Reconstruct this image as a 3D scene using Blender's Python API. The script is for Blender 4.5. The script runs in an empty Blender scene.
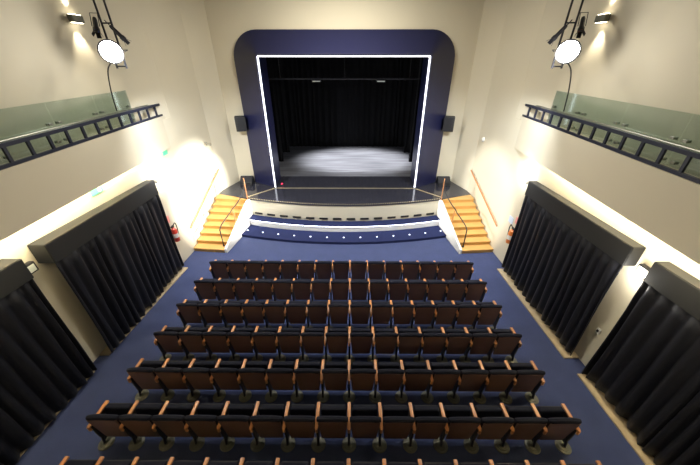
import bpy, bmesh, math, random
from mathutils import Vector, Matrix
random.seed(7)
C = bpy.context.scene
COL = C.collection
R = math.radians
# ------------------------------------------------------------------ camera
cd = bpy.data.cameras.new('camera'); cam = bpy.data.objects.new('camera', cd); COL.objects.link(cam)
cam.location = (0.30, 0.0, 5.78)
cam.rotation_euler = (R(90 - 30.5), 0, R(0.40))
cd.sensor_width = 36; cd.lens = 293 / 700 * 36; cd.clip_start = .05; cd.clip_end = 100
C.camera = cam
# ------------------------------------------------------------------ world, exposure
w = bpy.data.worlds.new('world'); C.world = w; w.use_nodes = True
w.node_tree.nodes['Background'].inputs[0].default_value = (.9, .88, .8, 1)
w.node_tree.nodes['Background'].inputs[1].default_value = .05
C.view_settings.view_transform = 'Standard'; C.view_settings.look = 'None'
C.view_settings.gamma = 1; C.view_settings.use_curve_mapping = False
C.view_settings.exposure = -0.08

def lamp(name, kind, loc, energy, color, target=None, **kw):
    d = bpy.data.lights.new(name, kind); d.energy = energy; d.color = color
    for k, v in kw.items(): setattr(d, k, v)
    o = bpy.data.objects.new(name, d); COL.objects.link(o); o.location = loc
    if target is not None:
        o.rotation_euler = (Vector(target) - Vector(loc)).to_track_quat('-Z', 'Y').to_euler()
    return o
WARM = (1, .93, .80)
# added fill below the ceiling, no fitting there; brightens walls and floor
for y, e in ((9.9, 370),):
    lamp('hall_fill', 'AREA', (0, y, 8.1), e, (1, .95, .84), (0, y, 0), shape='RECTANGLE', size=3.0, size_y=.5)
# truss spotlights beams
for s in (-1, 1):
    lamp('truss_spot_beam', 'SPOT', (s*4.5, 7.25, 5.85), 1700, (.86, .92, 1), (s*1.6, 10.2, 0), spot_size=R(120), spot_blend=.9, shadow_soft_size=.12)
    lamp('truss_spot_spill', 'POINT', (s*4.3, 6.75, 5.80), 48, (1, .97, .92), shadow_soft_size=.13)
    lamp('truss_cross_beam', 'SPOT', (s*4.4, 6.80, 5.80), 520, (1, .94, .84), (-s*2.6, 3.0, 0), spot_size=R(115), spot_blend=.8, shadow_soft_size=.12)
    # emergency flood under the balcony end
    lamp('flood_beam', 'SPOT', (s*4.95, 7.95, 2.95), 15000 if s > 0 else 4500, (1, .98, .93), (-s*5.15, 9.9, 1.55), spot_size=R(23), spot_blend=.6, shadow_soft_size=.05)
    lamp('flood_glow', 'POINT', (s*4.95, 7.95, 3.05), 60 if s < 0 else 32, (1, .97, .88), shadow_soft_size=.08)
lamp('pier_flood_glow', 'POINT', (5.14, 4.06, 2.50), 24, (1, .95, .85), shadow_soft_size=.06)
# stage work lights
lamp('stage_work_light', 'AREA', (.55, 15.75, 6.3), 340, (.95, .97, 1), (.55, 15.75, 0), shape='ELLIPSE', size=5.8, size_y=4.3, spread=R(22))

# ------------------------------------------------------------------ materials
def mat(name, col, rough=.6, metal=0., spec=.5, emit=None, estr=0., noise=None, bump=None, sheen=0., coat=0., alpha=None, trans=0.):
    m = bpy.data.materials.new(name); m.use_nodes = True
    nt = m.node_tree; b = nt.nodes['Principled BSDF']
    b.inputs['Base Color'].default_value = (*col, 1); b.inputs['Roughness'].default_value = rough
    b.inputs['Metallic'].default_value = metal; b.inputs['Specular IOR Level'].default_value = spec
    b.inputs['Sheen Weight'].default_value = sheen; b.inputs['Coat Weight'].default_value = coat
    b.inputs['Transmission Weight'].default_value = trans
    if emit: b.inputs['Emission Color'].default_value = (*emit, 1); b.inputs['Emission Strength'].default_value = estr
    tc = nt.nodes.new('ShaderNodeTexCoord')
    if noise:                                   # (scale xyz, amount, second colour)
        sc, amt, c2 = noise
        mp = nt.nodes.new('ShaderNodeMapping'); mp.inputs['Scale'].default_value = sc
        n = nt.nodes.new('ShaderNodeTexNoise'); n.inputs['Scale'].default_value = 1; n.inputs['Detail'].default_value = 6
        rp = nt.nodes.new('ShaderNodeValToRGB'); rp.color_ramp.elements[0].position = .5 - amt; rp.color_ramp.elements[1].position = .5 + amt
        rp.color_ramp.elements[0].color = (*col, 1); rp.color_ramp.elements[1].color = (*c2, 1)
        nt.links.new(tc.outputs['Object'], mp.inputs[0]); nt.links.new(mp.outputs[0], n.inputs['Vector'])
        nt.links.new(n.outputs['Fac'], rp.inputs[0]); nt.links.new(rp.outputs[0], b.inputs['Base Color'])
    if bump:
        n2 = nt.nodes.new('ShaderNodeTexNoise'); n2.inputs['Scale'].default_value = bump[0]; n2.inputs['Detail'].default_value = 4
        bp = nt.nodes.new('ShaderNodeBump'); bp.inputs['Strength'].default_value = bump[1]; bp.inputs['Distance'].default_value = .01
        nt.links.new(tc.outputs['Object'], n2.inputs['Vector']); nt.links.new(n2.outputs['Fac'], bp.inputs['Height'])
        nt.links.new(bp.outputs[0], b.inputs['Normal'])
    return m
M = {}
M['wall'] = mat('cream_plaster', (.64, .585, .45), .85, noise=((.6, .6, .6), .3, (.61, .555, .425)), bump=(30, .08))
M['white'] = mat('white_paint', (.74, .72, .66), .7, bump=(20, .05))
M['ceil'] = mat('grey_ceiling', (.30, .29, .27), .9)
M['carpet'] = mat('blue_carpet', (.039, .053, .135), .95, spec=.12, noise=((3, 3, 3), .25, (.032, .045, .113)), bump=(220, .5), sheen=.2)
M['carpet2'] = mat('dark_blue_carpet', (.014, .019, .062), .95, spec=.15, noise=((40, 40, 40), .2, (.018, .024, .075)), bump=(220, .5))
M['stage'] = mat('black_stage_floor', (.020, .020, .028), .12, spec=.6, noise=((.5, 9, 1), .25, (.035, .035, .045)))
M['stage_in'] = mat('grey_dance_floor', (.05, .05, .058), .5, noise=((.45, 7, 1), .14, (.17, .17, .185)))
M['navy'] = mat('navy_lacquer', (.014, .016, .055), .32, spec=.5)
M['black'] = mat('black_drape', (.0045, .0045, .0055), .9, spec=.2)
M['cloth'] = mat('black_velvet', (.0048, .0052, .009), .55, spec=.22, sheen=.03, bump=(60, .15))
M['pelmet'] = mat('charcoal_pelmet', (.009, .0095, .0105), .75)
M['fabric'] = mat('navy_seat_fabric', (.006, .007, .015), .85, spec=.2, sheen=.0, bump=(150, .3))
M['panel'] = mat('brown_seat_shell', (.125, .064, .047), .5, noise=((3, 30, 3), .25, (.092, .047, .035)))
M['wood'] = mat('oak_armrest', (.50, .215, .075), .35, noise=((30, 4, 30), .25, (.42, .175, .06)))
M['oak'] = mat('oak_stair', (.62, .36, .11), .45, noise=((2, 25, 25), .25, (.54, .30, .085)))
M['steel'] = mat('brushed_steel', (.30, .30, .26), .38, metal=1)
M['olive'] = mat('worn_grey_metal', (.13, .13, .105), .5, metal=.6)
M['dark'] = mat('dark_metal', (.018, .018, .022), .45, metal=.3)
M['rail'] = mat('blue_black_railing', (.022, .025, .045), .4, metal=.2)
M['rubber'] = mat('black_plastic', (.012, .012, .013), .6)
M['strip'] = mat('led_strip', (.9, .9, 1), .5, emit=(.90, .92, 1), estr=2.2)
M['strip2'] = mat('step_led', (.9, .9, 1), .5, emit=(.74, .78, 1), estr=11)
M['cove'] = mat('cove_led', (1, .95, .8), .5, emit=(1, .90, .66), estr=80)
M['dot'] = mat('dot_led', (.9, .9, 1), .5, emit=(.85, .88, 1), estr=4)
M['lens'] = mat('hot_lens', (1, 1, 1), .3, emit=(1, .98, .94), estr=60)
M['flood'] = mat('flood_lens', (1, 1, .9), .3, emit=(1, .94, .78), estr=12)
M['floodoff'] = mat('flood_glass', (.75, .78, .70), .25)
M['gelb'] = mat('blue_gel', (.10, .16, .55), .2)
M['gelr'] = mat('red_gel', (.55, .12, .10), .2)
M['red'] = mat('red_paint', (.62, .05, .03), .35)
M['orange'] = mat('orange_paint', (.72, .20, .035), .35)
M['green'] = mat('green_sign', (.10, .55, .30), .5, emit=(.15, .7, .4), estr=.35)
M['pink'] = mat('faded_red_sign', (.75, .28, .25), .5)
M['paper'] = mat('pale_blue_sign', (.55, .62, .72), .6)
M['stone'] = mat('beige_threshold', (.46, .36, .22), .6, noise=((6, 6, 6), .2, (.38, .29, .17)))
M['brass'] = mat('brass_chain', (.62, .52, .32), .4, metal=.6)
M['rled'] = mat('red_led', (.8, .02, .05), .4, emit=(1, .03, .10), estr=2)
M['up'] = mat('lamp_glow', (1, .95, .8), .5, emit=(1, .9, .7), estr=10)
g = bpy.data.materials.new('balustrade_glass'); g.use_nodes = True; nt = g.node_tree
for n in list(nt.nodes): nt.nodes.remove(n)
out = nt.nodes.new('ShaderNodeOutputMaterial'); mx = nt.nodes.new('ShaderNodeMixShader'); tr = nt.nodes.new('ShaderNodeBsdfTransparent')
gl = nt.nodes.new('ShaderNodeBsdfGlossy'); tr.inputs[0].default_value = (.87, .93, .915, 1); gl.inputs[0].default_value = (.8, .9, .88, 1); gl.inputs[1].default_value = .06
fr = nt.nodes.new('ShaderNodeFresnel'); fr.inputs[0].default_value = 1.5
mx.inputs[0].default_value = .13; nt.links.new(tr.outputs[0], mx.inputs[1]); nt.links.new(gl.outputs[0], mx.inputs[2]); nt.links.new(mx.outputs[0], out.inputs[0])
M['glass'] = g

# ------------------------------------------------------------------ mesh helpers
def link(name, bm, m, parent=None, smooth=False, mats=None):
    bmesh.ops.recalc_face_normals(bm, faces=bm.faces)
    me = bpy.data.meshes.new(name); bm.to_mesh(me); bm.free()
    for mm in (mats or [m]): me.materials.append(mm)
    if smooth:
        for p in me.polygons: p.use_smooth = True
        me.set_sharp_from_angle(angle=R(38))
    o = bpy.data.objects.new(name, me); COL.objects.link(o)
    if parent is not None: o.parent = parent
    return o
def box(bm, c, s, rot=None, bev=0, seg=2):
    t = bmesh.new(); bmesh.ops.create_cube(t, size=1)
    for v in t.verts: v.co = Vector((v.co.x*s[0], v.co.y*s[1], v.co.z*s[2]))
    if bev: bmesh.ops.bevel(t, geom=list(t.edges), offset=bev, segments=seg, profile=.6, affect='EDGES')
    mt = Matrix.Translation(c) @ (rot.to_matrix().to_4x4() if rot is not None else Matrix.Identity(4))
    t.transform(mt); _merge(bm, t)
def _merge(bm, t):
    me = bpy.data.meshes.new('tmp'); t.to_mesh(me); t.free(); bm.from_mesh(me); bpy.data.meshes.remove(me)
def tube(bm, pts, r, n=10, cap=True):
    pts = [Vector(p) for p in pts]; rings = []
    up = Vector((0, 0, 1)); prev = None
    for i, p in enumerate(pts):
        d = (pts[min(i+1, len(pts)-1)] - pts[max(i-1, 0)]).normalized()
        if prev is None:
            a = d.cross(up) if abs(d.z) < .95 else d.cross(Vector((1, 0, 0)))
        else: a = prev - d*prev.dot(d)
        a.normalize(); prev = a; b = d.cross(a)
        rr = r[i] if isinstance(r, (list, tuple)) else r
        rings.append([bm.verts.new(p + a*rr*math.cos(2*math.pi*k/n) + b*rr*math.sin(2*math.pi*k/n)) for k in range(n)])
    for i in range(len(rings)-1):
        for k in range(n):
            bm.faces.new((rings[i][k], rings[i][(k+1) % n], rings[i+1][(k+1) % n], rings[i+1][k]))
    if cap: bm.faces.new(rings[0][::-1]); bm.faces.new(rings[-1])
def lathe(bm, prof, n=24, mt=None):
    t = bmesh.new(); rings = []
    for (r, z) in prof:
        if r < 1e-5: rings.append([t.verts.new((0, 0, z))])
        else: rings.append([t.verts.new((r*math.cos(2*math.pi*k/n), r*math.sin(2*math.pi*k/n), z)) for k in range(n)])
    for a, b in zip(rings, rings[1:]):
        for k in range(n):
            k2 = (k+1) % n
            if len(a) == 1 and len(b) == 1: continue
            if len(a) == 1: t.faces.new((a[0], b[k], b[k2]))
            elif len(b) == 1: t.faces.new((a[k], a[k2], b[0]))
            else: t.faces.new((a[k], a[k2], b[k2], b[k]))
    if len(rings[0]) > 1: t.faces.new(rings[0][::-1])
    if len(rings[-1]) > 1: t.faces.new(rings[-1])
    if mt is not None: t.transform(mt)
    _merge(bm, t)
def prism(bm, poly, z0, z1):
    a = [bm.verts.new((x, y, z0)) for x, y in poly]; b = [bm.verts.new((x, y, z1)) for x, y in poly]
    n = len(poly); bm.faces.new(a[::-1]); bm.faces.new(b)
    for i in range(n): bm.faces.new((a[i], a[(i+1) % n], b[(i+1) % n], b[i]))
def tag(o, label=None, cat=None, group=None, kind=None):
    for k, v in (('label', label), ('category', cat), ('group', group), ('kind', kind)):
        if v: o[k] = v
    return o
def empty(name, loc, label=None, cat=None, group=None, rz=0):
    o = bpy.data.objects.new(name, None); COL.objects.link(o); o.location = loc; o.rotation_euler.z = rz
    o.empty_display_size = .1
    return tag(o, label, cat, group)
def struct(name, bm, m, label=None, cat=None, **k):
    return tag(link(name, bm, m, **k), label or name.replace('_', ' '), cat or name.split('_')[0], kind='structure')
def aim(d):   # matrix turning +Z to d
    return Vector(d).to_track_quat('Z', 'Y').to_matrix().to_4x4()
def SIDE(s): return 'left' if s < 0 else 'right'

# ------------------------------------------------------------------ room shell
CEIL = 8.2
def WL(y): return 5.60 - .0435*y          # lower side wall |x|
def WU(y): return 6.25 - .1128*y           # upper side wall |x|
def BF(y): return 4.60 + .068*y           # balcony front |x|
YE = 9.35                                  # far end of the side balconies
bm = bmesh.new(); box(bm, (0, 7.5, -.1), (14, 24, .2)); struct('floor', bm, M['carpet'], 'blue carpeted hall floor sloping around the seat rows'.replace(' sloping', ''))
bm = bmesh.new(); box(bm, (0, 7.5, CEIL+.1), (14, 24, .2)); struct('ceiling', bm, M['ceil'])
bm = bmesh.new(); box(bm, (0, -4.1, 4.1), (14, .2, 8.2)); struct('wall_back', bm, M['wall'])
for s in (-1, 1):
    bm = bmesh.new()
    prism(bm, [(s*WL(-4), -4), (s*WL(YE), YE), (s*6.9, YE), (s*6.9, -4)], 0, 4.28)
    prism(bm, [(s*WU(-4), -4), (s*WU(YE), YE), (s*6.9, YE), (s*6.9, -4)], 4.28, CEIL)
    prism(bm, [(s*WL(YE), YE), (s*WL(11.4), 11.4), (s*4.74, 12.52), (s*6.9, 12.52), (s*6.9, YE)], 0, CEIL)
    struct('wall_' + SIDE(s), bm, M['wall'], 'cream plaster side wall on the ' + SIDE(s))
    # projecting balcony slab with its cream fascia
    bm = bmesh.new()
    prism(bm, [(s*BF(-4), -4), (s*BF(YE), YE), (s*(BF(YE)+.12), YE), (s*(BF(-4)+.12), -4)], 3.49, 4.37)
    prism(bm, [(s*(BF(-4)+.115), -4), (s*(BF(9.1)+.115), 9.1), (s*(WU(9.1)+.2), 9.1), (s*(WU(-4)+.2), -4)], 3.72, 4.365)
    tag(link('side_balcony', bm, M['wall']), 'cream side balcony with a plain fascia along the %s wall' % SIDE(s), 'balcony', kind='structure')
# front wall with the stage opening
bm = bmesh.new()
OX, OZ = 3.05, 5.92
box(bm, (-(OX+6.9)/2, 12.68, 4.1), (6.9-OX, .36, 8.2)); box(bm, ((OX+6.9)/2, 12.68, 4.1), (6.9-OX, .36, 8.2))
box(bm, (0, 12.68, (OZ+8.2)/2), (2*OX, .36, 8.2-OZ))
struct('wall_front', bm, M['wall'], 'cream wall around the stage opening')
# stage house
bm = bmesh.new()
box(bm, (-5.1, 16.0, 3.9), (.2, 6.2, 5.6)); box(bm, (5.1, 16.0, 3.9), (.2, 6.2, 5.6)); box(bm, (0, 19.2, 3.9), (10.4, .2, 5.6)); box(bm, (0, 16.0, 6.8), (10.4, 6.2, .2))
struct('wall_stage_house', bm, M['black'], 'black walls of the stage house', 'wall')

# ------------------------------------------------------------------ stage platform
def arc(y0, k, x0, x1, n=40):
    return [(x0 + (x1-x0)*i/n, y0 + k*(x0 + (x1-x0)*i/n)**2) for i in range(n+1)]
SZ = 1.10
st = empty('stage', (0, 11, 0)); tag(st, 'black topped stage with a bowed cream front between the two stairs', 'stage', kind='structure')
def sub(name, bm, m, par, **k):
    o = link(name, bm, m, **k); o.parent = par; o.matrix_parent_inverse = Matrix.Translation(-Vector(par.location)); return o
top = arc(9.97, .040, -3.78, 3.78)
bm = bmesh.new(); prism(bm, top + [(5.10, 11.0), (5.08, 11.4), (4.73, 12.5), (-4.73, 12.5), (-5.08, 11.4), (-5.10, 11.0)], SZ-.05, SZ)
sub('stage_top', bm, M['stage'], st)
bm = bmesh.new(); box(bm, (0, 12.8, SZ-.025), (6.06, .6, .05)); sub('stage_top', bm, M['stage'], st)
bm = bmesh.new(); box(bm, (0, 16.1, SZ-.025), (10, 6.0, .05)); sub('stage_floor', bm, M['stage_in'], st)
bm = bmesh.new(); prism(bm, arc(10.0, .040, -3.76, 3.76) + [(5.06, 11.02), (5.06, 11.4), (-5.06, 11.4), (-5.06, 11.02)], .40, SZ-.05)
sub('front_fascia', bm, M['wall'], st)
# dark nosing under the cream front
bm = bmesh.new(); prism(bm, arc(9.62, .039, -3.80, 3.80) + [(3.8, 11.3), (-3.8, 11.3)], .365, .40)
lg = sub('ledge', bm, M['carpet2'], st)
bm = bmesh.new(); prism(bm, arc(9.68, .039, -3.80, 3.80) + [(3.8, 11.2), (-3.8, 11.2)], .0, .365)
sub('riser', bm, M['white'], st)
bm = bmesh.new()
tube(bm, [(x, y, .35) for x, y in arc(9.65, .039, -3.76, 3.76)], .012, 8); sub('led_strip', bm, M['strip2'], st)
bm = bmesh.new()
fr_ = arc(8.95, .035, -4.02, 4.02)
prism(bm, fr_ + [(3.95, 10.6), (-3.95, 10.6)], .0, .10)
sub('lower_step', bm, M['carpet2'], st)
for i in range(14):                                   # ventilation slots
    x = -3.42 + 6.84*i/13; y = 10.0 + .04*x*x
    a = math.atan(.08*x)
    bm = bmesh.new(); box(bm, (x, y-.012, .50), (.33, .03, .075), rot=Matrix.Rotation(a, 3, 'Z').to_quaternion(), bev=.008)
    sub('vent_slot', bm, M['rubber'], st)
for i in range(13):
    x = -3.72 + 7.44*i/12; y = 9.27 + .037*x*x
    bm = bmesh.new(); lathe(bm, [(.026, .098), (.026, .108), (.016, .113), (0, .114)], 16, Matrix.Translation((x, y, 0)))
    sub('step_light', bm, M['dot'], st)
# chain trims
bm = bmesh.new()
pl = [(-3.84, 10.68), (-2.95, 11.62), (2.95, 11.62), (3.84, 10.68)]
for a, b in zip(pl, pl[1:]):
    L = math.dist(a, b); n = int(L/.07)
    for i in range(n+1):
        t = i/n; box(bm, (a[0]+(b[0]-a[0])*t, a[1]+(b[1]-a[1])*t, SZ+.012), (.035, .035, .024))
    d = Vector((b[0]-a[0], b[1]-a[1], 0)); 
    box(bm, ((a[0]+b[0])/2, (a[1]+b[1])/2, SZ+.003), (L, .03, .006), rot=Matrix.Rotation(math.atan2(d.y, d.x), 3, 'Z').to_quaternion())
tag(link('light_chain', bm, M['brass']), 'thin beaded brass light strip lying across the stage opening', 'light strip')
bm = bmesh.new()
for x, y in arc(10.0, .040, -3.72, 3.72, 104): box(bm, (x, y, SZ+.012), (.03, .03, .024))
tag(link('edge_beading', bm, M['brass']), 'beaded brass strip following the bowed front edge of the stage', 'light strip')

# ------------------------------------------------------------------ proscenium frame
def rrect(hx, zt, r, z0, seg=10):
    p = [(-hx, z0)]
    for i in range(seg+1):
        a = math.pi - (math.pi/2)*i/seg; p.append((-hx + r + r*math.cos(a), zt - r + r*math.sin(a)))
    for i in range(seg+1):
        a = math.pi/2 - (math.pi/2)*i/seg; p.append((hx - r + r*math.cos(a), zt - r + r*math.sin(a)))
    p.append((hx, z0)); return p
def ringmesh(loops):
    bm = bmesh.new(); L = [[bm.verts.new((x, y, z)) for x, z in pts] for y, pts in loops]
    for a, b in zip(L, L[1:]):
        for i in range(len(a)-1): bm.faces.new((a[i], a[i+1], b[i+1], b[i]))
    n = len(L)
    for e in (0, -1):
        bm.faces.new([l[e] for l in L])
    a, b = L[-1], L[0]
    for i in range(len(a)-1): bm.faces.new((a[i], a[i+1], b[i+1], b[i]))
    return bm
pf = empty('proscenium_frame', (0, 11.4, SZ), 'navy rounded frame around the stage opening edged with white light', 'stage frame')
bm = ringmesh([(12.5, rrect(4.02, 6.70, .92, SZ)), (12.40, rrect(4.02, 6.70, .92, SZ)), (12.37, rrect(3.99, 6.67, .90, SZ)), (11.78, rrect(3.09, 5.99, .16, SZ)), (11.70, rrect(3.03, 5.95, .08, SZ)), (11.72, rrect(3.0, 5.92, .06, SZ)), (11.80, rrect(3.00, 5.92, .06, SZ)), (12.5, rrect(3.045, 5.915, .1, SZ))])
sub('frame_surround', bm, M['navy'], pf, smooth=True)
bm = ringmesh([(11.735, rrect(2.995, 5.915, .05, SZ)), (11.735, rrect(2.94, 5.868, .03, SZ)), (11.765, rrect(2.94, 5.868, .03, SZ)), (11.765, rrect(2.995, 5.915, .05, SZ))])
sub('led_strip', bm, M['strip'], pf)
bm = ringmesh([(11.80, rrect(3.0, 5.92, .05, SZ)), (13.0, rrect(3.0, 5.92, .05, SZ)), (13.0, rrect(3.04, 5.95, .05, SZ)), (11.85, rrect(3.04, 5.95, .05, SZ))])
sub('inner_reveal', bm, M['navy'], pf)

# drapes inside the stage house
def drape(name, p0, p1, z0, z1, amp, wl, m, label, cat, group=None, seed=0, hem=.0, nz=10, flare=1.5, kind=None):
    rnd = random.Random(seed)
    p0 = Vector((*p0, 0)); p1 = Vector((*p1, 0)); L = (p1-p0).length; d = (p1-p0)/L; nrm = Vector((-d.y, d.x, 0))
    nf = max(2, int(L/wl)); ph = [0]; 
    wd = [rnd.uniform(.6, 1.4) for _ in range(nf)]; tot = sum(wd)
    am = [rnd.uniform(.55, 1.0) for _ in range(nf)]; hh = [rnd.uniform(0, 1) for _ in range(nf)]
    pts = []; t = 0
    for f in range(nf):
        for k in range(10):
            u = k/10
            pts.append((t + wd[f]/tot*L*u, am[f], .5-.5*math.cos(2*math.pi*u), f, u))
        t += wd[f]/tot*L
    pts.append((L, am[-1], 0, nf-1, 1))
    bm = bmesh.new(); rows = []
    for j in range(nz+1):
        v = j/nz; row = []
        for (s_, a, c, f, u) in pts:
            fl = .35 + .65*min(1, (1-v)*flare)
            o_ = ((c**1.6)*amp*a*2*fl) + .012*math.sin(9*s_ + 3*v*2 + seed)
            z = z0 + (z1-z0)*v + (hem*hh[f]*(1-v)**6 if hem else 0)
            sl = .05*math.sin(1.7*s_ + seed)*(1-v)*(1 if 0 < s_ < L else 0)
            row.append(bm.verts.new(p0 + d*(s_+sl) + nrm*o_ + Vector((0, 0, z))))
        rows.append(row)
    for a, b in zip(rows, rows[1:]):
        for i in range(len(a)-1): bm.faces.new((a[i], a[i+1], b[i+1], b[i]))
    o = link(name, bm, m, smooth=True)
    for p in o.data.polygons: p.use_smooth = True
    sm = o.modifiers.new('thick', 'SOLIDIFY'); sm.thickness = .012; sm.offset = 0
    return tag(o, label, cat, group, kind)
drape('backdrop_curtain', (4.6, 18.6), (-4.6, 18.6), SZ+.01, 6.6, .05, .3, M['black'], 'black pleated backdrop curtain across the rear of the stage', 'curtain', seed=3)
for s in (-1, 1):
    for j, y in enumerate((13.6, 15.4, 17.2)):
        a, b = (s*3.35 if s > 0 else -4.6, y), (4.6 if s > 0 else -3.35, y)
        drape('wing_curtain', b, a, SZ+.01, 6.6, .04, .25, M['black'], 'black masking curtain in the %s wing, %s from the audience' % (SIDE(s), ('nearest', 'second', 'farthest')[j]), 'curtain', 'masking curtains in the stage wings', seed=11+j)
# lighting batten above the stage
bt = empty('lighting_batten', (0, 13.3, 5.1), 'black pipe hanging above the stage carrying small lights', 'lighting bar')
bm = bmesh.new(); tube(bm, [(-3.4, 13.3, 5.12), (3.4, 13.3, 5.12)], .03, 10); sub('pipe', bm, M['dark'], bt, smooth=True)
for x in (-2.6, 0, 2.6):
    bm = bmesh.new(); tube(bm, [(x, 13.3, 5.13), (x, 13.3, 6.7)], .008, 6); sub('cable', bm, M['dark'], bt)
for i, x in enumerate((-1.15, 1.45)):
    e = empty('bar_light', (x, 13.28, 5.10), 'small shallow stage light under the black pipe, the %s one' % ('left', 'right')[i], 'stage light', 'small lights on the stage pipe')
    bm = bmesh.new(); box(bm, (0, 0, -.06), (.36, .12, .07), bev=.015); link('housing', bm, M['dark'], e, smooth=True)
    bm = bmesh.new(); box(bm, (0, -.065, -.06), (.30, .012, .035), bev=.004); link('lens', bm, M['floodoff'], e)

# ------------------------------------------------------------------ stage stairs
def cable_pts(pts, n=8):
    out_ = []
    P = [Vector(p) for p in pts]
    for i in range(len(P)-1):
        p0, p1, p2, p3 = P[max(i-1, 0)], P[i], P[i+1], P[min(i+2, len(P)-1)]
        for k in range(n):
            t = k/n
            out_.append(.5*((2*p1) + (-p0+p2)*t + (2*p0-5*p1+4*p2-p3)*t*t + (-p0+3*p1-3*p2+p3)*t**3))
    out_.append(P[-1]); return out_
for s in (-1, 1):
    sc = empty('staircase', (s*4.6, 9.5, 0), 'light oak staircase with white cheek leading to the stage, %s side' % SIDE(s), 'stairs', 'two oak stairs up to the stage')
    N = 8; y0, y1 = 8.50, 10.86
    def ix(t): return 4.10 - .32*t          # inner edge
    def ox(t): return WL(8.5 + 2.3*t) - .02 - .06*t
    for i in range(N):
        t0, t1 = i/N, 1.0
        ya, yb = y0 + (y1-y0)*i/N, y0 + (y1-y0)*(i+1)/N
        zt = SZ*(i+1)/N - (.005 if i == N-1 else 0)
        last = (i == N-1)
        bm = bmesh.new()
        # riser + tread, inner end slightly nearer the audience
        q = [(s*ix(t0), ya-.10), (s*ox(t0), ya), (s*ox((i+1)/N), yb+.03), (s*ix((i+1)/N), yb-.07)]
        if last: q = [(s*ix(t0), ya-.10), (s*ox(t0), ya), (s*5.08, 11.0), (s*3.85, 10.53)]
        prism(bm, q, 0 if i < 1 else SZ*(i-1)/N+.001, zt-.03)
        sub('step', bm, M['oak'], sc)
        q2 = [(x, y - (.025 if k < 2 else 0)) for k, (x, y) in enumerate(q)]
        bm = bmesh.new(); prism(bm, q2, zt-.03, zt)
        sub('tread', bm, M['oak'], sc)
    # white cheek wall
    bm = bmesh.new()
    ya, yb = y0-.12, 10.60
    xs = (ix(0)-.005, ix(1)-.005)
    prof = [(ya, 0), (ya, .16), (yb-.25, SZ-.02), (yb, SZ-.02), (yb, 0)]
    A, B = [], []
    for y, z in prof:
        t = (y-ya)/(yb-ya); x = xs[0] + (xs[1]-xs[0])*t
        A.append(bm.verts.new((s*x, y, z))); B.append(bm.verts.new((s*(x-.08), y, z)))
    bm.faces.new(A); bm.faces.new(B[::-1])
    for i in range(5): bm.faces.new((A[i], A[(i+1) % 5], B[(i+1) % 5], B[i]))
    sub('cheek_wall', bm, M['white'], sc)
    # rope handrail on wooden posts
    hr = empty('rope_handrail', (s*4.0, 9.5, 0), 'black rope handrail slung between posts beside the %s stairs' % SIDE(s), 'handrail', 'rope handrails by the stage stairs')
    P = [(4.20, 8.62, .135, .80, 'dark'), (4.02, 9.42, .55, 1.12, 'wood'), (3.83, 10.48, 1.05, 1.95, 'wood')]
    for (x, y, za, zb, mm) in P:
        xx = x - (.06 if mm == 'wood' else 0)
        bm = bmesh.new(); tube(bm, [(s*xx, y, za-.02), (s*xx, y, zb), (s*xx, y, zb+.015)], [.018, .018, .010], 10); sub('post', bm, M['wood'] if mm == 'wood' else M['dark'], hr, smooth=True)
        bm = bmesh.new(); lathe(bm, [(.045, za-.02 if mm == 'wood' else za-.01), (.045, za+.012), (0, za+.013)], 16, Matrix.Translation((s*xx, y, 0))); sub('base_flange', bm, M['dark'], hr)
    rp = cable_pts([(s*4.20, 8.62, .78), (s*4.26, 8.90, .80), (s*4.18, 9.15, .92), (s*4.05, 9.36, 1.08), (s*4.10, 9.7, 1.05), (s*4.02, 10.1, 1.14), (s*3.86, 10.42, 1.45), (s*3.78, 10.48, 1.88)])
    bm = bmesh.new(); tube(bm, rp, .019, 8); sub('rope', bm, M['rubber'], hr, smooth=True)
    # wall handrail in oak
    a = Vector((s*(WL(8.6)-.07), 8.60, .98 if s > 0 else .86)); b = Vector((s*(WL(11.35)-.07), 11.35, 2.0))
    wr = empty('wall_handrail', a, 'slim oak handrail sloping up the %s wall beside the stage stairs' % SIDE(s), 'handrail', 'oak handrails on the side walls')
    bm = bmesh.new(); tube(bm, [a-a, b-a], .024, 10); link('rail', bm, M['wood'], wr, smooth=True)
    for t in (.08, .5, .92):
        p = (b-a)*t; bm = bmesh.new(); tube(bm, [p, p+Vector((0, 0, -.05)), p+Vector((s*.07, 0, -.05))], .008, 8); link('bracket', bm, M['steel'], wr)

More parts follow.
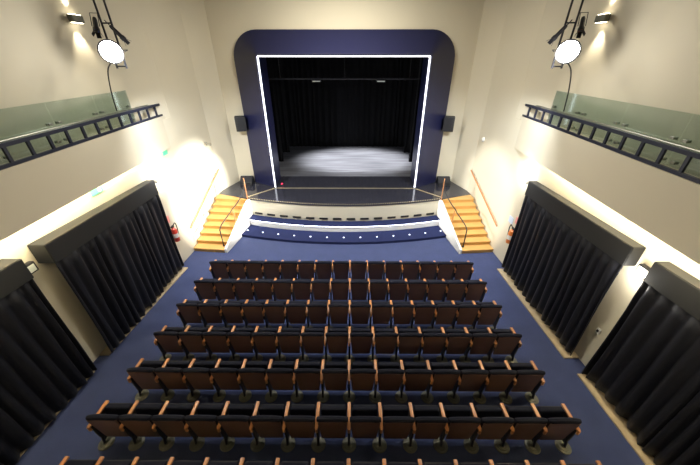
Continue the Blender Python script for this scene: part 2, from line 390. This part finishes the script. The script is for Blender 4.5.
# ------------------------------------------------------------------ side curtains, pelmets, thresholds
tn = 0
for s in (-1, 1):
    for j, (ya, yb) in enumerate(((4.27, 7.52), (.40, 3.88))):
        za, zb = 2.58, 2.98
        bm = bmesh.new()
        d = .33 if s < 0 else .24; d2 = (.22 if j == 0 else d)
        prism(bm, [(s*(WL(ya)-d), ya), (s*(WL(yb)-d2), yb), (s*(WL(yb)-.003), yb), (s*(WL(ya)-.003), ya)], za, zb)
        bmesh.ops.bevel(bm, geom=list(bm.edges), offset=.012, segments=2, affect='EDGES')
        tag(link('curtain_pelmet', bm, M['pelmet']), 'charcoal pelmet box on the %s wall, %s the stage' % (SIDE(s), ('nearer', 'farther from')[j]), 'pelmet', 'pelmets above the side curtains')
        ins = d - .02
        a, b = (s*(WL(ya)-ins), ya+.02), (s*(WL(yb)-ins+d-d2), yb-.02)
        if s > 0: a, b = b, a
        # normal points into the wall for one order; folds use +normal
        nrmfix = (a, b) if s < 0 else (a, b)
        drape('wall_curtain', nrmfix[0], nrmfix[1], .02, 2.62, .052, .19, M['cloth'],
              'long black pleated curtain on the %s wall, %s the stage' % (SIDE(s), ('nearer', 'farther from')[j]), 'curtain', 'black curtains along the side walls', seed=(21 if s < 0 else 35)+j, hem=.10)
        tn += 1
        bm = bmesh.new(); tw = (.30 if s < 0 else .32); tn_ = (.22 if s < 0 else .34)
        if s < 0 and j: tw = .22
        prism(bm, [(s*(WL(ya)-tn_), ya), (s*(WL(yb)-tw), yb), (s*(WL(yb)-.003), yb), (s*(WL(ya)-.003), ya)], .001, .03)
        struct('trim_%d' % tn, bm, M['stone'], 'beige stone threshold under the %s curtain %s the stage' % (SIDE(s), ('nearer', 'farther from')[j]), 'threshold')
    # cove light fitting under the balcony, behind the fascia lip
    bm = bmesh.new(); prism(bm, [(s*(BF(-3)+.125), -3), (s*(BF(8.2)+.125), 8.2), (s*(BF(8.2)+.145), 8.2), (s*(BF(-3)+.145), -3)], 3.56, 3.70)
    cv = empty('cove_light', (s*4.9, 4, 3.7), 'warm linear light hidden under the %s balcony edge' % SIDE(s), 'light')
    sub('diffuser', bm, M['cove'], cv)
    bm = bmesh.new(); prism(bm, [(s*(BF(-3)+.121), -3), (s*(BF(8.2)+.121), 8.2), (s*(BF(8.2)+.16), 8.2), (s*(BF(-3)+.16), -3)], 3.702, 3.718)
    sub('channel', bm, M['dark'], cv)

# ------------------------------------------------------------------ balcony railing and glass
for s in (-1, 1):
    br = empty('balcony_railing', (s*4.9, 4, 4.37), 'dark blue ladder shaped railing along the %s balcony edge' % SIDE(s), 'railing', 'ladder railings of the two balconies')
    def bx_(y): return s*(BF(y)+.01)
    ys = [-2 + .4*i for i in range(28)] + [9.3]
    for z, h in ((4.40, .05), (4.68, .06)):
        bm = bmesh.new(); prism(bm, [(bx_(-2), -2), (bx_(YE), YE), (bx_(YE)+s*.05, YE), (bx_(-2)+s*.05, -2)], z-h/2, z+h/2)
        sub('bottom_rail' if z < 4.5 else 'top_rail', bm, M['rail'], br)
    for y in ys:
        if y > 9.32: continue
        bm = bmesh.new(); box(bm, (bx_(y)+s*.025, y, 4.54), (.035, .05, .28)); sub('rail_post', bm, M['rail'], br)
    bm = bmesh.new(); prism(bm, [(bx_(YE), YE-.05), (bx_(YE), YE), (s*(BF(YE)+.55), YE), (s*(BF(YE)+.55), YE-.05)][::1], 4.65, 4.71); sub('end_rail', bm, M['rail'], br)
    # slim chrome line along the inside of the top rail
    bm = bmesh.new(); tube(bm, [(bx_(-2)+s*.09, -2, 4.72), (bx_(8.9)+s*.09, 8.9, 4.72)], .012, 8); sub('steel_rail', bm, M['steel'], br, smooth=True)
    # glass balustrade: separate panels
    off = .17
    edges = [-1.6 + 1.2*i for i in range(9)]
    names = ['seventh', 'sixth', 'fifth', 'fourth', 'third', 'second', 'first', 'zeroth']
    for i in range(8):
        a, b = edges[i]+.006, edges[i+1]-.006
        gp = empty('glass_panel', (s*(BF(a)+off), a, 4.38), 'clear greenish glass panel behind the %s balcony railing, %s from the stage end' % (SIDE(s), ['nearest', 'second', 'third', 'fourth', 'fifth', 'sixth', 'seventh', 'eighth'][7-i]), 'glass panel', 'glass balustrade panels')
        bm = bmesh.new(); prism(bm, [(s*(BF(a)+off), a), (s*(BF(b)+off), b), (s*(BF(b)+off+.012), b), (s*(BF(a)+off+.012), a)], 4.40, 5.13)
        sub('pane', bm, M['glass'], gp)
        for y in (a+.10, b-.10):
            for z in (4.47, 4.78):
                bm = bmesh.new(); box(bm, (s*(BF(y)+off-.012), y, z), (.03, .07, .04), bev=.004); box(bm, (s*(BF(y)+off+.03), y, z), (.03, .07, .04), bev=.004)
                sub('clamp', bm, M['steel'], gp)

# ------------------------------------------------------------------ drop ladders with spotlights
def spotlight(loc, d, lens, label, size=.10, hot=False):
    e = empty('spotlight', loc, label, 'spotlight', 'spotlights on the drop ladders')
    mt = aim(d)
    r = size
    bm = bmesh.new(); lathe(bm, [(0, -.26), (r*.55, -.26), (r*.8, -.22), (r*.85, -.05), (r*1.12, -.03), (r*1.12, .03), (r*1.0, .03), (r*1.0, .005), (0, .004)], 24, mt); link('housing', bm, M['dark'], e, smooth=True)
    bm = bmesh.new(); lathe(bm, [(r*.98, .006), (r*.9, .02), (r*.5, .032), (0, .036)], 24, mt); link('lens', bm, lens, e, smooth=True)
    bm = bmesh.new(); p = [mt @ Vector((x, 0, z)) for x, z in ((-r*1.15, -.08), (-r*1.25, -.08), (-r*1.25, -.36), (r*1.25, -.36), (r*1.25, -.08), (r*1.15, -.08))]
    tube(bm, p, .008, 6); link('yoke', bm, M['dark'], e)
    if not hot:
        for k in range(4):
            q = mt @ Matrix.Rotation(k*math.pi/2, 4, 'Z') @ Matrix.Translation((r*1.15, 0, .07)) @ Matrix.Rotation(R(28), 4, 'Y')
            bm = bmesh.new(); box(bm, (0, 0, 0), (.005, r*1.5, .10)); bm.transform(q); link('barn_door', bm, M['dark'], e)
    return e
for s in (-1, 1):
    X, Y = s*4.66, 7.20
    ld = empty('drop_ladder', (X, Y, 5.6), 'black drop ladder of two pipes hanging above the %s balcony' % SIDE(s), 'lighting ladder', 'lighting ladders above the balconies')
    for dx in (-.10, .10):
        bm = bmesh.new(); tube(bm, [(X+dx, Y, 5.62), (X+dx, Y, CEIL)], .02, 10); sub('pipe', bm, M['dark'], ld, smooth=True)
    for z in (5.66, 5.98, 6.42, 6.86, 7.3, 7.74):
        bm = bmesh.new(); tube(bm, [(X-.10, Y, z), (X+.10, Y, z)], .014, 8); sub('rung', bm, M['dark'], ld)
    camd = Vector((.3, 0, 5.78)) - Vector((X, Y-.28, 5.9))
    spotlight((X-s*(.10 if s > 0 else .14), Y-.36, 5.92), (-s*.45, -1, -.12), M['lens'], 'dazzling lit spotlight at the foot of the %s drop ladder' % SIDE(s), .19, True)
    spotlight((X-s*.27, Y-.05, 6.16), (-s*.5, .3, -.8), M['floodoff'], 'small unlit spotlight beside the dazzling lamp, on the %s ladder' % SIDE(s), .045)
    spotlight((X+s*.21, Y-.06, 6.30), (s*-.2, -.5, -.8), M['gelb'] if s < 0 else M['gelr'], ('blue' if s < 0 else 'red') + ' filtered spotlight above the lit lamp, %s ladder' % SIDE(s), .052)
    cb = cable_pts([(X+s*.02, Y-.12, 5.80), (X+s*.30, Y-.02, 5.60), (X+s*.42, Y, 5.20), (X+s*.50, Y+.05, 4.76)])
    bm = bmesh.new(); tube(bm, cb, .013, 8)
    tag(link('power_cable', bm, M['rubber'], smooth=True), 'black cable dropping from the lit spotlight to the %s balcony rail' % SIDE(s), 'cable', 'cables below the drop ladders')
    # wall washer up/down lamp
    y = 7.3; x = s*WU(y)
    wl_ = empty('wall_lamp', (x, y, 6.50), 'small grey up and down lamp high on the %s wall' % SIDE(s), 'wall lamp', 'up and down wall lamps')
    bm = bmesh.new(); box(bm, (-s*.10, 0, 0), (.11, .30, .13), bev=.025, seg=3); link('housing', bm, M['olive'], wl_, smooth=True)
    bm = bmesh.new(); box(bm, (-s*.02, 0, 0), (.04, .12, .10), bev=.006); link('wall_plate', bm, M['steel'], wl_)
    for k in (-1, 1):
        bm = bmesh.new(); box(bm, (-s*.10, 0, k*.068), (.07, .24, .01), bev=.003); link('bulb', bm, M['up'], wl_)
        lamp('wall_lamp_beam', 'SPOT', (x-s*.10, y, 6.50+k*.09), 70, (1, .90, .72), (x-s*.02, y, 6.50+k*2), spot_size=R(70), spot_blend=.8, shadow_soft_size=.05)

# ------------------------------------------------------------------ speakers and small fittings
for s in (-1, 1):
    e = empty('wall_speaker', (s*4.14, 12.5, 3.60), 'black loudspeaker bracketed on the wall %s of the stage frame' % SIDE(s), 'speaker', 'speakers beside the stage frame')
    bm = bmesh.new(); box(bm, (0, -.30, 0), (.36, .30, .56), rot=Matrix.Rotation(R(-s*14), 3, 'Z').to_quaternion(), bev=.02); link('cabinet', bm, M['rubber'], e, smooth=True)
    bm = bmesh.new(); box(bm, (0, -.455, 0), (.31, .012, .50), bev=.004); bm.transform(Matrix.Rotation(R(-s*14), 4, 'Z') @ Matrix.Translation((0, 0, 0))); link('grille', bm, M['dark'], e)
    bm = bmesh.new(); box(bm, (0, -.08, 0), (.06, .15, .10)); link('bracket', bm, M['dark'], e)
    e = empty('floor_monitor', (s*4.28, 12.12, SZ), 'black wedge speaker standing on the stage at the %s frame foot' % SIDE(s), 'speaker', 'wedge speakers on the stage')
    bm = bmesh.new()
    A = [bm.verts.new((-.26, y, z)) for y, z in ((-.2, 0), (.2, 0), (.2, .30), (.05, .34), (-.2, .12))]; B = [bm.verts.new((.26, v.co.y, v.co.z)) for v in A]
    bm.faces.new(A); bm.faces.new(B[::-1])
    for i in range(5): bm.faces.new((A[i], A[(i+1) % 5], B[(i+1) % 5], B[i]))
    bmesh.ops.bevel(bm, geom=list(bm.edges), offset=.012, segments=2, affect='EDGES'); link('cabinet', bm, M['rubber'], e, smooth=True)
    bm = bmesh.new(); box(bm, (0, -.083, .238), (.46, .27, .01), rot=Matrix.Rotation(math.atan2(.22, .25), 3, 'X').to_quaternion()); link('grille', bm, M['dark'], e)
    # fire extinguisher
    y = 7.74 if s < 0 else 7.70; x = s*WL(y)
    mm = M['red'] if s < 0 else M['orange']
    e = empty('fire_extinguisher', (x, y, .90), '%s fire extinguisher hung on the %s wall next to the curtain' % (('red', 'orange')[s > 0], SIDE(s)), 'fire extinguisher', 'wall hung fire extinguishers')
    bm = bmesh.new(); lathe(bm, [(0, 0), (.075, 0), (.085, .015), (.085, .36), (.07, .42), (.03, .45), (.03, .48), (0, .48)], 24, Matrix.Translation((-s*.11, 0, 0))); link('cylinder', bm, mm, e, smooth=True)
    bm = bmesh.new(); box(bm, (-s*.11, -.02, .50), (.04, .12, .03), bev=.006); box(bm, (-s*.11, -.03, .54), (.03, .14, .015), bev=.004); link('valve', bm, M['rubber'], e)
    bm = bmesh.new(); tube(bm, cable_pts([(-s*.11, .03, .51), (-s*.11, .14, .56), (-s*.11, .18, .42), (-s*.12, .13, .15)]), .014, 8); link('hose', bm, M['rubber'], e, smooth=True)
    bm = bmesh.new(); lathe(bm, [(.0862, .14), (.0862, .28)], 24, Matrix.Translation((-s*.11, 0, 0))); link('label_band', bm, M['white'], e, smooth=True)
    bm = bmesh.new(); box(bm, (-s*.012, 0, .3), (.024, .10, .12)); link('bracket', bm, M['dark'], e)
    bm = bmesh.new(); box(bm, (s*(WL(7.78)-.006), 7.78, 1.62), (.008, .16, .22))
    tag(link('wall_sign', bm, M['pink']), 'small faded red sign above the %s extinguisher' % (('red', 'orange')[s > 0]), 'sign', 'red signs over the extinguishers')
    # emergency lights
    y = 4.03; x = s*WL(y)
    e = empty('emergency_light', (x, y, 2.62), ('square emergency light with pale glass on the left pier' if s < 0 else 'glowing square emergency light on the right pier'), 'wall light', 'emergency lights on the piers')
    bm = bmesh.new(); box(bm, (-s*.05, 0, 0), (.10, .30, .20), bev=.025); link('housing', bm, M['dark'], e, smooth=True)
    bm = bmesh.new(); box(bm, (-s*.105, 0, 0), (.015, .22, .13), bev=.006); link('diffuser', bm, M['floodoff'] if s < 0 else M['flood'], e)
    bm = bmesh.new(); box(bm, (-s*.03, -.17, .03), (.05, .08, .05)); link('bracket', bm, M['dark'], e)
    # flood lamp at the stage end of the pelmet
    y = 7.72; x = s*WL(y)
    e = empty('flood_lamp', (x, y, 2.88), 'small bright flood lamp at the stage end of the %s pelmet' % SIDE(s), 'wall light', 'bright lamps past the pelmets')
    bm = bmesh.new(); box(bm, (-s*.10, 0, 0), (.14, .10, .12), bev=.015); link('housing', bm, M['white'], e, smooth=True)
    bm = bmesh.new(); box(bm, (-s*.10, .054, 0), (.10, .01, .09)); link('lens', bm, M['flood'], e)
    bm = bmesh.new(); box(bm, (-s*.015, 0, 0), (.03, .05, .05)); link('bracket', bm, M['steel'], e)
# green exit plaque, left; pale paper sign, right
bm = bmesh.new(); box(bm, (-(WL(6.0)-.012), 6.0, 3.30), (.02, .34, .15), bev=.004)
e = tag(link('exit_sign', bm, M['green']), 'green escape sign above the left pelmet', 'sign')
bm = bmesh.new(); box(bm, (-(WL(6.0)-.026), 6.06, 3.30), (.004, .08, .10)); o = link('white_mark', bm, M['white'], e)
bm = bmesh.new(); box(bm, (-(WL(8.6)-.012), 8.6, 3.42), (.02, .22, .12), bev=.004)
tag(link('exit_sign', bm, M['green']), 'small green sign past the stage end of the left pelmet', 'sign')
bm = bmesh.new(); box(bm, (WL(8.0)-.006, 8.08, 1.50), (.008, .26, .22)); tag(link('notice_sheet', bm, M['paper']), 'pale blue notice on the right wall beside the extinguisher', 'notice')
e = empty('wall_detector', (WL(11.0), 11.0, 3.27), 'round white fitting high on the right wall near the stage', 'detector')
bm = bmesh.new(); lathe(bm, [(.09, 0), (.09, .03), (.06, .06), (0, .065)], 24, aim((-1, 0, 0))); link('body', bm, M['white'], e, smooth=True)
bm = bmesh.new(); lathe(bm, [(.025, .06), (.02, .075), (0, .08)], 16, aim((-1, 0, 0))); link('sensor', bm, M['floodoff'], e)
e = empty('wall_camera', (-WL(10.9), 10.9, 3.13), 'small grey bracketed camera on the left wall near the stage', 'camera')
bm = bmesh.new(); box(bm, (.16, -.03, -.03), (.18, .07, .07), bev=.012); link('body', bm, M['steel'], e, smooth=True)
bm = bmesh.new(); tube(bm, [(0, 0, .05), (.09, 0, .05), (.10, 0, 0)], .012, 8); link('arm', bm, M['steel'], e)
e = empty('door_handle', (WL(4.33), 4.22, .95), 'small white and black wall socket at the right pier edge', 'socket')
e.name = 'wall_socket'
bm = bmesh.new(); box(bm, (-.012, 0, 0), (.024, .09, .13), bev=.006); link('plate', bm, M['white'], e)
bm = bmesh.new(); box(bm, (-.03, 0, .01), (.02, .04, .05), bev=.004); link('switch', bm, M['rubber'], e)
e = empty('floor_lamp', (-2.72, 11.95, SZ), 'tiny red stage lamp on the floor at the left frame foot', 'stage lamp')
e.name = 'stage_marker_lamp'
bm = bmesh.new(); lathe(bm, [(.06, 0), (.06, .05), (.045, .06), (0, .06)], 16); link('base', bm, M['rubber'], e)
bm = bmesh.new(); lathe(bm, [(.042, .061), (.035, .09), (0, .11)], 16); link('lens', bm, M['rled'], e, smooth=True)

# ------------------------------------------------------------------ theatre seats
PITCH = .53
def seat_proto():
    e = empty('theater_seat', (0, 0, 0))
    # backrest cushion: reclined, rolled top
    bm = bmesh.new()
    prof = [(.06, .26), (.05, .45), (.02, .66), (-.005, .80), (-.035, .81), (-.038, .835), (-.015, .858), (.018, .862), (.05, .84), (.07, .78), (.10, .66), (.15, .45), (.16, .32)]
    nx = 12; rows = []
    for i in range(nx+1):
        u = -1 + 2*i/nx
        row = []
        for (y, z) in prof:
            k = (z-.26)/.60; hw = .205 + .05*k
            edge = 1 - .25*max(0, abs(u)-.8)/.2
            cy = .06 if z < .7 else .03
            zz = z - .025*(abs(u)**3)*(1 if z > .7 else 0)
            row.append(bm.verts.new((u*hw, cy + (y-cy)*edge, zz)))
        rows.append(row)
    for a, b in zip(rows, rows[1:]):
        for j in range(len(prof)): bm.faces.new((a[j], a[(j+1) % len(prof)], b[(j+1) % len(prof)], b[j]))
    bm.faces.new(rows[0]); bm.faces.new(rows[-1][::-1])
    link('backrest', bm, M['fabric'], e, smooth=True)
    # brown back shell
    bm = bmesh.new()
    P = [(.205, .085, .30), (.238, -.035, .765)]
    v = []
    for dy in (0, .02):
        v.append([bm.verts.new((-.200, .035-dy, .19)), bm.verts.new((.200, .035-dy, .19)), bm.verts.new((.238, -.018-dy, .80)), bm.verts.new((-.238, -.018-dy, .80))])
    bm.faces.new(v[0]); bm.faces.new(v[1][::-1])
    for i in range(4): bm.faces.new((v[0][i], v[0][(i+1) % 4], v[1][(i+1) % 4], v[1][i]))
    bmesh.ops.bevel(bm, geom=list(bm.edges), offset=.006, segments=2, affect='EDGES')
    link('back_shell', bm, M['panel'], e)
    # tipped-up seat
    bm = bmesh.new(); box(bm, (0, .245, .48), (.43, .11, .38), rot=Matrix.Rotation(R(-12), 3, 'X').to_quaternion(), bev=.035, seg=3)
    sc = link('seat_cushion', bm, M['fabric'], e, smooth=True)
    bm = bmesh.new(); box(bm, (0, .31, .465), (.40, .012, .32), rot=Matrix.Rotation(R(-12), 3, 'X').to_quaternion(), bev=.004)
    link('seat_underside', bm, M['rubber'], sc)
    return e
def arm_parts(e, x):
    out_ = []
    bm = bmesh.new()
    # oak armrest with its rear turned down between the backs
    sec = []
    path = [(.50, .605, .05), (.50, .635, .05), (.47, .645, .05), (.10, .645, .048), (-.045, .64, .045), (-.075, .62, .042), (-.08, .50, .038)]
    for (y, z, wd) in path: pass
    box(bm, (x, .17, .625), (.058, .43, .035), bev=.010, seg=2)
    box(bm, (x, -.052, .585), (.042, .03, .11), bev=.008)
    link('armrest', bm, M['wood'], e, smooth=True)
    bm = bmesh.new()
    A = [(.00, .10), (.16, .10), (.33, .42), (.35, .605), (-.03, .605), (-.02, .35)]
    a = [bm.verts.new((x-.016, y, z)) for y, z in A]; b = [bm.verts.new((x+.016, y, z)) for y, z in A]
    bm.faces.new(a); bm.faces.new(b[::-1])
    for i in range(6): bm.faces.new((a[i], a[(i+1) % 6], b[(i+1) % 6], b[i]))
    bmesh.ops.bevel(bm, geom=list(bm.edges), offset=.004, segments=1, affect='EDGES')
    link('side_panel', bm, M['rubber'], e)
    bm = bmesh.new(); tube(bm, [(x, -.02, .02), (x, .0, .15), (x, .05, .30)], .022, 10)
    link('pedestal', bm, M['dark'], e, smooth=True)
    bm = bmesh.new(); lathe(bm, [(.105, 0), (.11, .008), (.105, .018), (.075, .022), (.07, .028), (.035, .034), (.03, .05), (0, .05)], 28, Matrix.Translation((x, .0, 0)) @ Matrix.Scale(1.15, 4))
    link('foot_disc', bm, M['olive'], e, smooth=True)
proto = seat_proto(); arm_parts(proto, -PITCH/2)
endp = seat_proto(); arm_parts(endp, -PITCH/2); arm_parts(endp, PITCH/2)
def copy_tree(o, parent=None):
    c = o.copy(); COL.objects.link(c)
    if parent is not None: c.parent = parent
    for ch in list(o.children): copy_tree(ch, c)
    return c
rows_y = [6.72 - .84*k for k in range(7)]
rown = ['frontmost', 'second', 'third', 'fourth', 'fifth', 'sixth', 'seventh']
ordn = ['first', 'second', 'third', 'fourth', 'fifth', 'sixth', 'seventh']
ROWW = [.945, .957, .962, .973, .975, 1.0, 1.0]
used = {'p': False, 'e': False}
for r, y in enumerate(rows_y):
    for i in range(15):
        src, key = (endp, 'e') if i == 14 else (proto, 'p')
        if used[key]: o = copy_tree(src)
        else: o = src; used[key] = True
        o.location = ((i-7)*PITCH*ROWW[r], y, 0); o.scale.x = ROWW[r]
        rn = 'frontmost row' if r == 0 else rown[r] + ' row from the stage'
        if i == 0: wh = 'at the left end of'
        elif i == 14: wh = 'at the right end of'
        elif i == 7: wh = 'in the middle of'
        elif i < 7: wh = ordn[i] + ' from the left in'
        else: wh = ordn[14-i] + ' from the right in'
        tag(o, 'brown backed theatre seat %s the %s' % (wh, rn), 'theatre seat', 'theatre seats, ' + rn)
